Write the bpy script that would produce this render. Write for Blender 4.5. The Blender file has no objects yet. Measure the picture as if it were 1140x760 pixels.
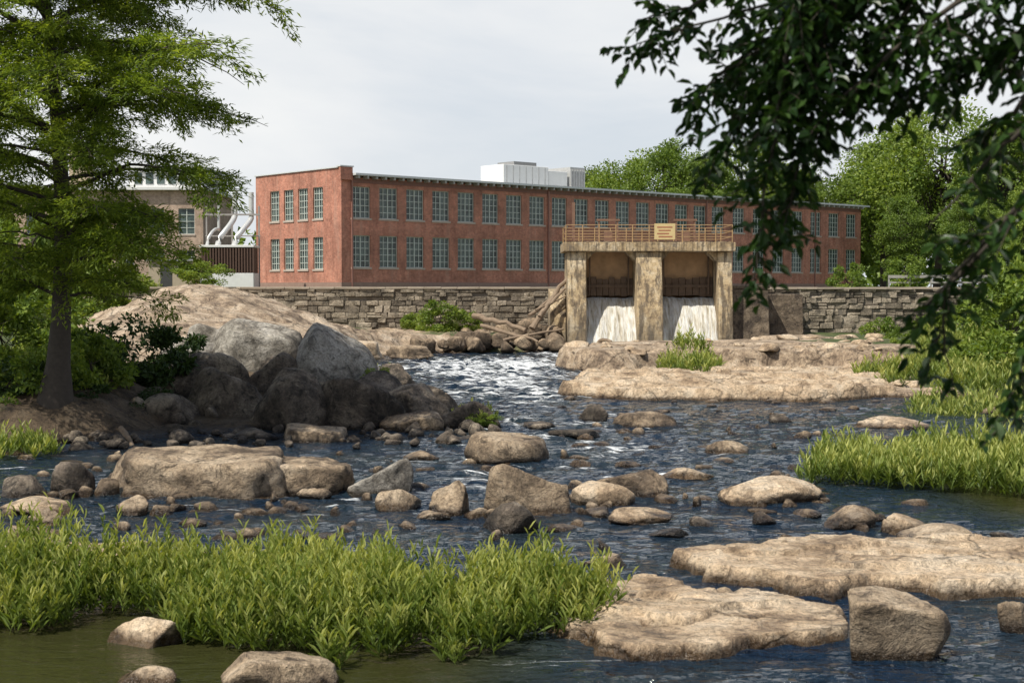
import bpy, bmesh, math, numpy as np
from mathutils import Vector
rng=np.random.default_rng(7)
F=1583.0; CZ=4.7; PITCH=math.atan(60/F)
sc=bpy.context.scene
# ---------- photograph survey helpers: pinhole rays onto real world planes ----------
def ray(px,py):
    xc=(px-570)/F; yc=-(py-380)/F
    c,s=math.cos(PITCH),math.sin(PITCH)
    return np.array([xc, c+yc*s, -s+yc*c])
def on(px,py,z=0.0):
    r=ray(px,py); t=(z-CZ)/r[2]; return np.array([0,0,CZ])+r*t
def at(px,py,d):
    r=ray(px,py); return np.array([0,0,CZ])+r*(d/r[1])
# ---------- numpy noise ----------
def _h(i,j,k,seed):
    n=(i*374761393+j*668265263+k*1440662683+seed*97531)&0xffffffff
    n=((n^(n>>13))*1274126177)&0xffffffff
    n=((n^(n>>15))*2246822519)&0xffffffff
    return ((n^(n>>16))&0xffffff)/float(0xffffff)
def vnoise(p,seed=0):
    p=np.asarray(p,float); i=np.floor(p).astype(np.int64); f=p-i; f=f*f*(3-2*f)
    r=0
    for a in (0,1):
        for b in (0,1):
            for c in (0,1):
                w=(f[:,0] if a else 1-f[:,0])*(f[:,1] if b else 1-f[:,1])*(f[:,2] if c else 1-f[:,2])
                r=r+w*_h(i[:,0]+a,i[:,1]+b,i[:,2]+c,seed)
    return r*2-1
def fbm(p,o=4,seed=0):
    p=np.asarray(p,float); r=0; a=1; s=0
    for k in range(o):
        r=r+a*vnoise(p,seed+k*13); s+=a; a*=.5; p=p*2.03+5.1
    return r/s
def ss(t):
    t=np.clip(t,0,1); return t*t*(3-2*t)
def sd_poly(x,y,poly):
    poly=np.asarray(poly,float)[:,:2]; n=len(poly)
    best=np.full(x.shape,1e9); ins=np.zeros(x.shape,bool)
    for k in range(n):
        a=poly[k]; b=poly[(k+1)%n]; e=b-a
        t=np.clip(((x-a[0])*e[0]+(y-a[1])*e[1])/(e@e+1e-12),0,1)
        best=np.minimum(best,np.hypot(x-a[0]-t*e[0],y-a[1]-t*e[1]))
        cond=((a[1]>y)!=(b[1]>y))
        xx=e[0]*(y-a[1])/(e[1] if abs(e[1])>1e-9 else 1e-9)+a[0]
        ins^=cond&(x<xx)
    return np.where(ins,best,-best)
# ---------- mesh helpers ----------
def link(o,parent=None):
    sc.collection.objects.link(o)
    if parent is not None: o.parent=parent
    return o
def empty(name,loc=(0,0,0),rz=0):
    e=bpy.data.objects.new(name,None); e.location=loc; e.rotation_euler=(0,0,rz); e.empty_display_size=.3
    return link(e)
def np_mesh(name,V,faces,attrs=None,smooth=False,mats=None,matidx=None):
    me=bpy.data.meshes.new(name)
    V=np.asarray(V,np.float32); me.vertices.add(len(V)); me.vertices.foreach_set('co',V.ravel())
    faces=[np.asarray(f,np.int32) for f in faces if len(f)]
    nl=sum(f.size for f in faces); nf=sum(len(f) for f in faces)
    me.loops.add(nl); me.polygons.add(nf)
    me.loops.foreach_set('vertex_index',np.concatenate([f.ravel() for f in faces]))
    tot=np.concatenate([np.full(len(f),f.shape[1],np.int32) for f in faces])
    st=np.concatenate([[0],np.cumsum(tot)[:-1]]).astype(np.int32)
    me.polygons.foreach_set('loop_start',st)
    me.polygons.foreach_set('loop_total',tot)
    if matidx is not None: me.polygons.foreach_set('material_index',np.asarray(matidx,np.int32))
    me.polygons.foreach_set('use_smooth',np.full(nf,bool(smooth)))
    me.update(calc_edges=True)
    if attrs:
        for k,a in attrs.items():
            at_=me.attributes.new(k,'FLOAT','POINT'); at_.data.foreach_set('value',np.asarray(a,np.float32))
    for m in (mats or []): me.materials.append(m)
    return me
def np_obj(name,V,faces,mats,parent=None,**k):
    return link(bpy.data.objects.new(name,np_mesh(name,V,faces,mats=mats,**k)),parent)
class MB:
    def __init__(s): s.v=[]; s.q=[]
    def quad(s,a,b,c,d):
        n=len(s.v); s.v+= [tuple(a),tuple(b),tuple(c),tuple(d)]; s.q.append((n,n+1,n+2,n+3))
    def hexa(s,P):
        n=len(s.v); s.v+=[tuple(p) for p in P]
        for f in ((0,3,2,1),(4,5,6,7),(0,1,5,4),(1,2,6,5),(2,3,7,6),(3,0,4,7)): s.q.append(tuple(n+i for i in f))
    def box(s,x0,x1,y0,y1,z0,z1,j=0,m=None):
        P=[(x0,y0,z0),(x1,y0,z0),(x1,y1,z0),(x0,y1,z0),(x0,y0,z1),(x1,y0,z1),(x1,y1,z1),(x0,y1,z1)]
        if j: P=[tuple(np.array(p)+rng.uniform(-j,j,3)) for p in P]
        if m: P=[m(*p) for p in P]
        s.hexa(P)
    def prism(s,prof,x0,x1):  # profile in (y,z), extruded along x
        n=len(prof); b=len(s.v)
        s.v+=[(x0,y,z) for y,z in prof]+[(x1,y,z) for y,z in prof]
        for i in range(n):
            j=(i+1)%n; s.q.append((b+i,b+j,b+n+j,b+n+i))
        s.q.append(tuple(b+i for i in range(n))[::-1]); s.q.append(tuple(b+n+i for i in range(n)))
    def obj(s,name,mat,parent=None,bevel=0,smooth=False):
        me=bpy.data.meshes.new(name); me.from_pydata(s.v,[],s.q); me.materials.append(mat)
        bm=bmesh.new(); bm.from_mesh(me); bmesh.ops.recalc_face_normals(bm,faces=bm.faces); bm.to_mesh(me); bm.free()
        o=link(bpy.data.objects.new(name,me),parent)
        if bevel:
            b=o.modifiers.new('b','BEVEL'); b.width=bevel; b.segments=2
        if smooth: me.polygons.foreach_set('use_smooth',[True]*len(me.polygons))
        return o
def tube(pts,rad,n=7):
    pts=np.asarray(pts,float); m=len(pts); rad=np.broadcast_to(np.asarray(rad,float),(m,))
    T=np.gradient(pts,axis=0); T/=np.linalg.norm(T,axis=1)[:,None]+1e-9
    ref=np.where(np.abs(T[:,2:3])>.9,np.array([[1.,0,0]]),np.array([[0,0,1.]]))
    A=np.cross(T,ref); A/=np.linalg.norm(A,axis=1)[:,None]+1e-9; B=np.cross(T,A)
    th=np.linspace(0,2*np.pi,n,endpoint=False)
    V=pts[:,None]+rad[:,None,None]*(np.cos(th)[None,:,None]*A[:,None]+np.sin(th)[None,:,None]*B[:,None])
    i=np.arange(m-1)[:,None]*n; j=np.arange(n)[None]; j2=(j+1)%n
    Q=np.stack([i+j,i+j2,i+n+j2,i+n+j],-1).reshape(-1,4)
    return V.reshape(-1,3),Q
class ACC:
    def __init__(s): s.V=[];s.F={};s.n=0;s.A=[]
    def add(s,V,*Fs,a=0.5):
        for f in Fs:
            f=np.asarray(f); s.F.setdefault(f.shape[1],[]).append(f+s.n)
        s.V.append(V); s.n+=len(V); s.A.append(np.broadcast_to(np.asarray(a,float),(len(V),)))
    def obj(s,name,mat,parent=None,smooth=False):
        return np_obj(name,np.concatenate(s.V),[np.concatenate(x) for x in s.F.values()],[mat],parent,smooth=smooth,attrs={'tint':np.concatenate(s.A)})
def nrm(a): return a/(np.linalg.norm(a,axis=-1,keepdims=True)+1e-9)
def leaves(C,D,L,W,hi=False,up=None,fold=.25):
    n=len(C); D=nrm(D); R=rng.normal(size=(n,3)) if up is None else up+rng.normal(size=(n,3))*.35
    S=nrm(np.cross(D,R)); N=np.cross(S,D); L=np.broadcast_to(L,(n,))[:,None]; W=np.broadcast_to(W,(n,))[:,None]
    if hi:
        P=[C, C+D*L*.3+S*W*.5+N*W*fold, C+D*L*.68+S*W*.42+N*W*fold, C+D*L-N*L*.12, C+D*L*.68-S*W*.42+N*W*fold, C+D*L*.3-S*W*.5+N*W*fold]
        V=np.stack(P,1).reshape(-1,3); b=np.arange(n)[:,None]*6
        Q=np.concatenate([b+np.array([[0,1,2,3]]),b+np.array([[0,3,4,5]])]); k=6
    else:
        P=[C, C+D*L*.45+S*W*.5+N*W*fold, C+D*L, C+D*L*.45-S*W*.5+N*W*fold]
        V=np.stack(P,1).reshape(-1,3); Q=np.arange(n)[:,None]*4+np.array([[0,1,2,3]]); k=4
    return V,Q,np.repeat(rng.random(n),k)
# ---------- material helpers ----------
def M(name):
    m=bpy.data.materials.new(name); m.use_nodes=True; nt=m.node_tree
    return m,nt,nt.nodes['Principled BSDF']
def node(nt,t,**k):
    n=nt.nodes.new(t)
    for a,b in k.items(): setattr(n,a,b)
    return n
def pos(nt): return node(nt,'ShaderNodeNewGeometry').outputs['Position']
def obco(nt): return node(nt,'ShaderNodeTexCoord').outputs['Object']
def scl(nt,v,s):
    n=node(nt,'ShaderNodeMapping'); n.inputs['Scale'].default_value=s; nt.links.new(v,n.inputs['Vector']); return n.outputs[0]
def noi(nt,v,s,d=4,r=.55,dist=0):
    n=node(nt,'ShaderNodeTexNoise'); n.inputs['Scale'].default_value=s; n.inputs['Detail'].default_value=d
    n.inputs['Roughness'].default_value=r; n.inputs['Distortion'].default_value=dist; nt.links.new(v,n.inputs['Vector']); return n.outputs['Fac']
def ramp(nt,f,st):
    n=node(nt,'ShaderNodeValToRGB'); nt.links.new(f,n.inputs[0]); e=n.color_ramp.elements
    while len(e)<len(st): e.new(.5)
    for i,(p,c) in enumerate(st):
        e[i].position=p; e[i].color=(c,c,c,1) if not isinstance(c,tuple) else (*c,1)
    return n.outputs[0]
def mix(nt,f,a,b,bt='MIX'):
    n=node(nt,'ShaderNodeMix',data_type='RGBA',blend_type=bt)
    for s,v in ((n.inputs[0],f),(n.inputs[6],a),(n.inputs[7],b)):
        if isinstance(v,bpy.types.NodeSocket): nt.links.new(v,s)
        elif isinstance(v,tuple): s.default_value=(*v,1)
        else: s.default_value=v
    return n.outputs[2]
def math_(nt,op,a,b=0.0,c=None):
    n=node(nt,'ShaderNodeMath',operation=op)
    for i,v in enumerate((a,b,c)):
        if v is None: continue
        if isinstance(v,bpy.types.NodeSocket): nt.links.new(v,n.inputs[i])
        else: n.inputs[i].default_value=v
    return n.outputs[0]
def mrange(nt,v,a,b,c=0.,d=1.):
    n=node(nt,'ShaderNodeMapRange'); nt.links.new(v,n.inputs[0])
    for i,x in enumerate((a,b,c,d)): n.inputs[i+1].default_value=x
    return n.outputs[0]
def bump(nt,bs,h,st=.5,dist=.1,prev=None):
    n=node(nt,'ShaderNodeBump'); n.inputs['Strength'].default_value=st; n.inputs['Distance'].default_value=dist
    nt.links.new(h,n.inputs['Height']); 
    if prev is not None: nt.links.new(prev,n.inputs['Normal'])
    if bs is not None: nt.links.new(n.outputs[0],bs.inputs['Normal'])
    return n.outputs[0]
def attr(nt,name): return node(nt,'ShaderNodeAttribute',attribute_name=name).outputs['Fac']
def island(nt): return node(nt,'ShaderNodeNewGeometry').outputs['Random Per Island']
def plain(name,col,rough=.7,metal=0,var=.25,s=3):
    m,nt,b=M(name); p=pos(nt); c=mix(nt,noi(nt,p,s,4,.6),tuple(x*(1-var) for x in col),tuple(min(1,x*(1+var)) for x in col))
    nt.links.new(c,b.inputs['Base Color']); b.inputs['Roughness'].default_value=rough; b.inputs['Metallic'].default_value=metal
    return m
def rockmat(name,cols,wet=True,cracks=.0,bs=.9,side_shade=.6,stain=.85,isl=0):
    m,nt,b=M(name); p=pos(nt)
    n1=noi(nt,p,.7,6,.68,.5)
    c=ramp(nt,n1,[(.35,cols[0]),(.44,cols[1]),(.52,cols[2]),(.64,cols[3])])
    n2=noi(nt,p,11,4,.75); c=mix(nt,1.0,c,ramp(nt,n2,[(.32,.5),(.5,1.05),(.72,1.45)]),'MULTIPLY')
    n3=noi(nt,p,2.3,6,.72,.8); c=mix(nt,ramp(nt,n3,[(.53,0.),(.65,stain)]),c,tuple(x*.42 for x in cols[0]))
    c=mix(nt,ramp(nt,n3,[(.3,.5),(.44,0.)]),c,(.56,.47,.36))
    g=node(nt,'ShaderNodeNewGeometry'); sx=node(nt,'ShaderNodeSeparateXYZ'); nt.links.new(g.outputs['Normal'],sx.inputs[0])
    side=mrange(nt,sx.outputs[2],.05,.75,side_shade,1.0)  # shading put into the colour: faces darken as they turn from upward
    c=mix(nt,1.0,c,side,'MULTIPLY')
    if isl: c=mix(nt,1.0,c,ramp(nt,island(nt),[(0.,(.5,.47,.45)),(.5,(1,.97,.93)),(1.,(1.45,1.4,1.35))]),'MULTIPLY')
    h=n2
    if cracks:
        v=node(nt,'ShaderNodeTexVoronoi',feature='DISTANCE_TO_EDGE'); v.inputs['Scale'].default_value=cracks
        d=node(nt,'ShaderNodeVectorMath',operation='ADD'); nz=node(nt,'ShaderNodeTexNoise'); nz.inputs['Scale'].default_value=.9; nz.inputs['Detail'].default_value=4
        nt.links.new(p,nz.inputs['Vector']); nt.links.new(scl(nt,p,(.8,.5,1)),d.inputs[0]); nt.links.new(nz.outputs['Color'],d.inputs[1]); nt.links.new(d.outputs[0],v.inputs['Vector'])
        cr=ramp(nt,v.outputs['Distance'],[(0.0,.25),(.02,1.)]); c=mix(nt,math_(nt,'MULTIPLY',n1,1.2),c,mix(nt,1.0,c,cr,'MULTIPLY'))
        h=math_(nt,'ADD',n2,math_(nt,'MULTIPLY',cr,.9))
    b1=bump(nt,None,n3,bs,.25); bump(nt,b,h,bs,.07,b1)
    if wet:
        sp=node(nt,'ShaderNodeSeparateXYZ'); nt.links.new(p,sp.inputs[0])
        zz=math_(nt,'ADD',sp.outputs[2],math_(nt,'MULTIPLY',n3,-.34))
        w=mrange(nt,zz,-.1,.02,1.,0.)
        c=mix(nt,w,c,mix(nt,1.0,c,(.2,.17,.135),'MULTIPLY'))
        nt.links.new(mrange(nt,w,0,1,.85,.22),b.inputs['Roughness'])
    else: b.inputs['Roughness'].default_value=.88
    nt.links.new(c,b.inputs['Base Color']); return m
def leafmat(name,c0,c1,c2,trans=.35,rough=.5):
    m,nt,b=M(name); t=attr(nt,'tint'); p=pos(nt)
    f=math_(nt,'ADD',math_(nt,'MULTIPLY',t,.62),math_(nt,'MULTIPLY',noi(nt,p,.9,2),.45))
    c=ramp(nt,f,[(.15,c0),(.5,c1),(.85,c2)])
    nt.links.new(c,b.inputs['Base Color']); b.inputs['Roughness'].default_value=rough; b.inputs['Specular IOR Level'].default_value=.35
    tr=node(nt,'ShaderNodeBsdfTranslucent'); nt.links.new(mix(nt,1.0,c,(1.7,1.6,.6),'MULTIPLY'),tr.inputs[0])
    ms=node(nt,'ShaderNodeMixShader'); ms.inputs[0].default_value=trans
    nt.links.new(b.outputs[0],ms.inputs[1]); nt.links.new(tr.outputs[0],ms.inputs[2]); nt.links.new(ms.outputs[0],nt.nodes['Material Output'].inputs[0])
    return m
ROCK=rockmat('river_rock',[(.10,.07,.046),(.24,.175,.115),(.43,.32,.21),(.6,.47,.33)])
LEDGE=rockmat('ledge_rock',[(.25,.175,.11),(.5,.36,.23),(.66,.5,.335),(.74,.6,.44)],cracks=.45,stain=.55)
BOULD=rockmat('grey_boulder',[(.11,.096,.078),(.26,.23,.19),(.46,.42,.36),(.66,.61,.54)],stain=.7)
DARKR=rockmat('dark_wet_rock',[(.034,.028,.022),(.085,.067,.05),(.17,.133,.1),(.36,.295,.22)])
BARK=plain('bark',(.06,.048,.038),.9,0,.45,6)
CYP=leafmat('cypress_leaf',(.05,.09,.013),(.15,.215,.03),(.33,.40,.065),.45)
GR=leafmat('water_willow_leaf',(.035,.065,.014),(.17,.235,.045),(.50,.51,.17),.38)
DEC=leafmat('deciduous_leaf',(.04,.08,.014),(.12,.185,.03),(.24,.32,.06),.33)
BUSHM=leafmat('bush_leaf',(.05,.10,.015),(.155,.225,.038),(.31,.38,.075),.38)
DARKB=leafmat('dark_bush_leaf',(.015,.035,.01),(.03,.06,.015),(.06,.1,.025),.2)
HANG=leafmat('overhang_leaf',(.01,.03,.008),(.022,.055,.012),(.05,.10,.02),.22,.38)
# ---------- terrain ----------
LB=[(-400,36),(-17,39),(-12.5,42),(-7,43.5),(-1.6,46),(-1.8,50),(-5,60),(-7,78),(-8,97),(-4,101),(3.6,102),(3.6,118),(-400,118)]
RB=[(400,50),(24,57),(15,59.5),(9,60),(3,62),(2.4,66),(5,74),(2.5,84),(4.5,90),(9,94.5),(16,97),(17,103),(17,118),(400,118)]
def wall_y(x): return np.where(x<10,113.0,109.5+(x-16)*.12)
def gh(x,y):
    P=np.stack([x,y,x*0],-1).reshape(-1,3); sh=x.shape
    nA=fbm(P*.22,4,1).reshape(sh); nB=fbm(P*.9,4,5).reshape(sh); nC=fbm(P*np.array([.25,.7,1]),3,9).reshape(sh)
    z=-.6+0*x
    l=sd_poly(x,y,LB)+nA*1.3+nB*.5
    low=ss((x+14)/3)*ss((62-y)/6)
    zl=-.6+(1.9-1.05*low)*ss(l/4.0)+.3*nB*ss(l/3)
    dome=3.5*np.exp(-(((x+19.5)/7.2)**2+((y-90)/13)**2))
    dz=dome*ss(l/4); zl+=dz+.12*np.sin((y*.7+x*.5)+nA*5)*ss(dz)
    r=sd_poly(x,y,RB)+nC*1.3+nB*.3
    st=ss((y-79.5+nA*3.5-(x-12)*.12)/.8)
    zr=-.6+.85*ss(r/.9)+.28*nC+.9*st*ss(r/.8)+.07*nB+.7*ss((x-24)/20)
    zz=np.round((zr)/.25)*.25; zr=zr*.3+zz*.7
    z=np.maximum(z,np.where(l>-1,zl,-9)); z=np.maximum(z,np.where(r>-1,zr,-9))
    z=np.maximum(z,-.6+3.4*ss((12-y)/9)+.1*nB)
    z=np.maximum(z,-.6+3.0*ss((np.abs(x)-34)/10))
    wy=wall_y(x); t=ss((y-wy-.35)/.5); z=z*(1-t)+(4.62+.03*nA)*t
    return z
def ghp(x,y): return float(gh(np.array([x],float),np.array([y],float))[0])
def axis(a,b,s,lim,neg=True):
    c=np.arange(a,b,s); o=[];v=b;st=s*2
    while v<lim[1]: o.append(v); v+=st; st*=1.35
    l=[];v=a-s;st=s*2
    while v>lim[0]: l.append(v); v-=st; st*=1.35
    return np.array(sorted(l)+list(c)+o)
def grid(xs,ys):
    X,Y=np.meshgrid(xs,ys); nx=len(xs); ny=len(ys)
    i=np.arange(ny-1)[:,None]*nx+np.arange(nx-1)[None]
    Q=np.stack([i,i+1,i+nx+1,i+nx],-1).reshape(-1,4); return X,Y,Q
X,Y,Q=grid(axis(-42,42,.28,(-2500,2500)),axis(2,117,.25,(-300,4000)))
Z=gh(X,Y)
Pn=np.stack([X,Y,X*0],-1).reshape(-1,3); nv=fbm(Pn*.15,4,33).reshape(X.shape)
lft=sd_poly(X,Y,LB)
veg=ss((-23-X)/5+nv)*(lft>0)+ss((X-19+nv*7)/5)*(Y>50)+(Y>wall_y(X)+.5)+(Y<14)*1.+ss((nv-.1)*5)*(X<-12)*(Y<75)*(lft>0)+(lft>1.5)*(Y>100)*.6*ss(nv*4+.4)+ss((-14-X)/4)*(Y<62)
soil_shade=ss((64-Y+nv*10)/6)*(lft>-3)*ss((40+X)/5)  # left-bank ground colour darkened for the shade there, plus dark soil
veg=np.clip(veg,0,1)
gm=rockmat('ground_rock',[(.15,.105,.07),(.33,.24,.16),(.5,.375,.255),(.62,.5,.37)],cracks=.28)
nt=gm.node_tree; b=nt.nodes['Principled BSDF']; old=b.inputs['Base Color'].links[0].from_socket
old=mix(nt,math_(nt,'MULTIPLY',attr(nt,'soil_shade'),.95),old,mix(nt,1.0,old,(.2,.18,.15),'MULTIPLY'))
p=pos(nt); gcol=ramp(nt,noi(nt,p,1.3,6,.7),[(.3,(.035,.055,.016)),(.5,(.08,.11,.03)),(.7,(.15,.14,.06))])
nt.links.new(mix(nt,ramp(nt,math_(nt,'ADD',attr(nt,'veg'),math_(nt,'MULTIPLY',math_(nt,'SUBTRACT',noi(nt,p,1.1,5),.5),.8)),[(.4,0.),(.6,1.)]),old,gcol),b.inputs['Base Color'])
np_obj('ground',np.stack([X,Y,Z],-1).reshape(-1,3),[Q],[gm],smooth=True,attrs={'veg':veg.ravel(),'soil_shade':soil_shade.ravel()})
# ---------- water ----------
ys=[11.0]
while ys[-1]<107: ys.append(ys[-1]*1.0038)
xs=np.concatenate([np.arange(-46,-16,.4),np.arange(-16,17,.12),np.arange(17,46,.4)])
X,Y,Q=grid(xs,np.array(ys)); P=np.stack([X,Y,X*0],-1).reshape(-1,3)
hb=lambda cx,cy,rx,ry: ss(1.25-np.hypot((X-cx)/rx,(Y-cy)/ry))
rap=np.clip(np.maximum(hb(-1.5,84,8,17)*1.1,hb(9,100,9,6)*1.7)+hb(0,64,5,11)*.75+hb(1,48,5,8)*.5+hb(3,38,7,6)*.3+hb(-4,33,7,4)*.28,0,1.6)
calm=ss((24-Y)/3)*ss((1.5-X)/3)+ss((X-9)/2)*ss((Y-27)/3)*ss((42-Y)/5)
calm=np.clip(calm,0,1)
n1=fbm(P*np.array([.8,1.5,1]),4,51).reshape(X.shape); n2=fbm(P*np.array([2.2,4.5,1]),3,61).reshape(X.shape)
Z=(n1*.06+n2*.045)*(1-.93*calm)+rap*(.22*n1+.13*n2)+.012*rap
wm,nt,b=M('river_water'); p=pos(nt)
rp=attr(nt,'rap'); ca=attr(nt,'calm')
f1=noi(nt,scl(nt,p,(.4,1.7,1)),1.3,7,.7,.8)
foam=math_(nt,'ADD',f1,math_(nt,'MULTIPLY',rp,.17))
foamf=ramp(nt,foam,[(.64,0.),(.71,.97)])
foamf=math_(nt,'MULTIPLY',foamf,math_(nt,'SUBTRACT',1.0,ca))
dk=ramp(nt,noi(nt,p,.35,3),[(.35,(.005,.018,.04)),(.65,(.018,.03,.036))])
dk=mix(nt,ca,dk,(.035,.036,.012))
nt.links.new(mix(nt,foamf,dk,(.84,.86,.87)),b.inputs['Base Color'])
nt.links.new(mrange(nt,foamf,0,1,.05,.75),b.inputs['Roughness']); b.inputs['IOR'].default_value=1.33
w1=noi(nt,scl(nt,p,(1,2.0,1)),1.9,3,.5,.6); w2=noi(nt,scl(nt,p,(1,1.8,1)),6,3,.55,.3)
hh=math_(nt,'ADD',w1,math_(nt,'MULTIPLY',w2,.45))
hh=math_(nt,'MULTIPLY',hh,math_(nt,'SUBTRACT',1.0,math_(nt,'MULTIPLY',ca,.9)))
bump(nt,b,hh,1.0,.42)
np_obj('river_water',np.stack([X,Y,Z],-1).reshape(-1,3),[Q],[wm],smooth=True,attrs={'rap':rap.ravel(),'calm':calm.ravel()})
# ---------- rocks ----------
ICO={}
for lv in (2,3,4,5):
    bm=bmesh.new(); bmesh.ops.create_icosphere(bm,subdivisions=lv,radius=1); 
    ICO[lv]=(np.array([v.co[:] for v in bm.verts]),np.array([[v.index for v in f.verts] for f in bm.faces])); bm.free()
def rockv(seed,lv,w,dp,h,yaw=0,facets=12,rough=.11,flat=False,p=34,below=.5,slab=False):
    r_=np.random.default_rng(seed); D,Fc=ICO[lv]
    acc=np.ones(len(D))*(1/1.02)**p
    N=nrm(r_.normal(size=(facets,3))*np.array([1,1,.75]))
    if flat: N[0]=nrm(np.array([r_.normal()*.1,r_.normal()*.1,1.]))
    for k,n in enumerate(N):
        off=r_.uniform(.5,.82) if not(flat and k==0) else .42
        dt=np.clip(D@n,.02,None)/off; acc+=dt**p
    if slab:   # broad flat-topped block with steep front
        acc=np.zeros(len(D))+(1/1.3)**p
        for n,off in (((.04,-.04,1),.42),((-.08,-1,.12),.62),((1,.15,.25),.8),((-.9,-.35,.3),.82),((.1,1,.1),.7),((.7,-.75,.2),.86),((0,0,-1),.5)):
            n=nrm(np.array(n,float)); acc+=(np.clip(D@n,.02,None)/off)**p
    r=acc**(-1/p)
    V=D*r[:,None]; q=fbm(V*3.1+seed*1.7,4,seed%71); rid=1-np.abs(q)*2.2
    V=V*(1+rough*fbm(V*1.6+seed*3.1,3,seed%91)+rough*.45*rid*.5+rough*.3*fbm(V*9+seed,3,3))[:,None]
    mn,mx=V.min(0),V.max(0); V=(V-(mn+mx)/2)/((mx-mn)/2)
    V=V*np.array([w/2,dp/2,1]); V[:,2]=np.where(V[:,2]>0,V[:,2]*h,V[:,2]*h*below)
    c,s=math.cos(yaw),math.sin(yaw); V=V@np.array([[c,s,0],[-s,c,0],[0,0,1]])
    return V,Fc
rs=[100]
def rock(px,pb,w,h,z=0,mat=ROCK,dep=.8,d=None,name='boulder',lv=4,sd=None,**k):
    rs[0]+=1
    if d is None: P=on(px,pb,z); 
    else: P=at(px,pb,d)
    s=P[1]/F; W=w*s; H=h*s*.95; D=W*dep
    V,Fc=rockv(sd or rs[0],lv,W,D,H,yaw=k.pop('yaw',rng.uniform(-.25,.25)),**k)
    V=V+np.array([P[0],P[1]+D*.42,P[2]])
    me=np_mesh(name,V-np.array([P[0],P[1],P[2]]),[Fc],smooth=True,mats=[mat]); o=link(bpy.data.objects.new(name,me)); o.location=P
    return o
R=rock
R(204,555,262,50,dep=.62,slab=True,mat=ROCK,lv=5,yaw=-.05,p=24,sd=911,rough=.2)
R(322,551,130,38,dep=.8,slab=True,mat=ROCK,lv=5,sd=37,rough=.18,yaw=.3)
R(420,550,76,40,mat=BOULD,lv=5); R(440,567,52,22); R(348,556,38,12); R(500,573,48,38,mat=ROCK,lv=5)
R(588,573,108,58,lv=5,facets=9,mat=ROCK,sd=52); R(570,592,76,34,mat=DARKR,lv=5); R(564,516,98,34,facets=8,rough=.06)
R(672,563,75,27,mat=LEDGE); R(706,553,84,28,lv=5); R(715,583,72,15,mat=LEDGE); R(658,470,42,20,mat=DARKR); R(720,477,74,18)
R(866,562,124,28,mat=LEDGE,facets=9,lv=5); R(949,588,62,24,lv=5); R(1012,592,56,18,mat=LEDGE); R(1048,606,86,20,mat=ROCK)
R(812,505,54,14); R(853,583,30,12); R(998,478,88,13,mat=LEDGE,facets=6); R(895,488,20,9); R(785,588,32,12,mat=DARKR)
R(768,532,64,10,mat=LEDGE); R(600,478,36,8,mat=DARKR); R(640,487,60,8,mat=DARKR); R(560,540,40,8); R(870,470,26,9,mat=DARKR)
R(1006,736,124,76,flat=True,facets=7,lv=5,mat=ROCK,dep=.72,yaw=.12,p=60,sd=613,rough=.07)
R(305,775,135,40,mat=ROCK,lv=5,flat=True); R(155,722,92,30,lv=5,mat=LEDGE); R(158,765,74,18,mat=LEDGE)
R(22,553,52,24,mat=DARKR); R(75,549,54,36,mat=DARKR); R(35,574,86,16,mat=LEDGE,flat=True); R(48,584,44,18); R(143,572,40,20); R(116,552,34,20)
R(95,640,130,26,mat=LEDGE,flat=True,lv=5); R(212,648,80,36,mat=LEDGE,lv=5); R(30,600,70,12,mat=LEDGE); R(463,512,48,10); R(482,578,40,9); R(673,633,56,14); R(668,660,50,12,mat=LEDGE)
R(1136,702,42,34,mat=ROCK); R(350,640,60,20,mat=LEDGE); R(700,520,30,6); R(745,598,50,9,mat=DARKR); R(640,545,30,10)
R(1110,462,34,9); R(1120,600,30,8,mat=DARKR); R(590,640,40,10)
# boulder pile on the left bank: few large rounded grey boulders over big dark blocks
R(285,402,108,50,d=60,mat=BOULD,lv=5,rough=.06,facets=14,p=16,below=1); R(362,430,106,74,d=54,mat=BOULD,lv=5,rough=.07,sd=71,facets=16,p=16,below=.8)
R(232,385,60,26,d=64,mat=BOULD,lv=5,p=16,below=1); R(205,398,70,24,d=62,mat=BOULD,below=1)
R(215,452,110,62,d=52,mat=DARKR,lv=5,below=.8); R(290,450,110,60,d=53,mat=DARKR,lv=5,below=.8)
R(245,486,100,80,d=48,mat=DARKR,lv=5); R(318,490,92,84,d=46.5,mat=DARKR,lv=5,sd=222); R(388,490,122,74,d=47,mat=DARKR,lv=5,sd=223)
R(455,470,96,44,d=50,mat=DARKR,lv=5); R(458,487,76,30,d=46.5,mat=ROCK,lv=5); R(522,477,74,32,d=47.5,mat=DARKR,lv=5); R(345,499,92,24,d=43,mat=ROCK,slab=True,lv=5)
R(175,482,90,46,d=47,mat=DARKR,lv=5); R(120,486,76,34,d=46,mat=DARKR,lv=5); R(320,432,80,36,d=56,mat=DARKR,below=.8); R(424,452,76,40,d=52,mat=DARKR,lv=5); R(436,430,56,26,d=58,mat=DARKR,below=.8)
R(395,394,60,16,d=66,mat=LEDGE,slab=True); R(455,396,54,12,d=92,mat=ROCK); R(400,420,54,24,d=60,mat=BOULD,below=.9)
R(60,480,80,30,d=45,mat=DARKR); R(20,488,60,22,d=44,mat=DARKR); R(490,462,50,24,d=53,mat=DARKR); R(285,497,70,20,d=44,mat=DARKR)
def rock_mass(name,pts,mat,lv=3,parent=None):
    a=ACC()
    for (x,y,z,w,dp,h) in pts:
        rs[0]+=1; V,Fc=rockv(rs[0],lv,w,dp,h,yaw=rng.uniform(0,6.28),facets=9); a.add(V+np.array([x,y,z]),Fc)
    return a.obj(name,mat,parent,smooth=True)
pts=[]
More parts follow.
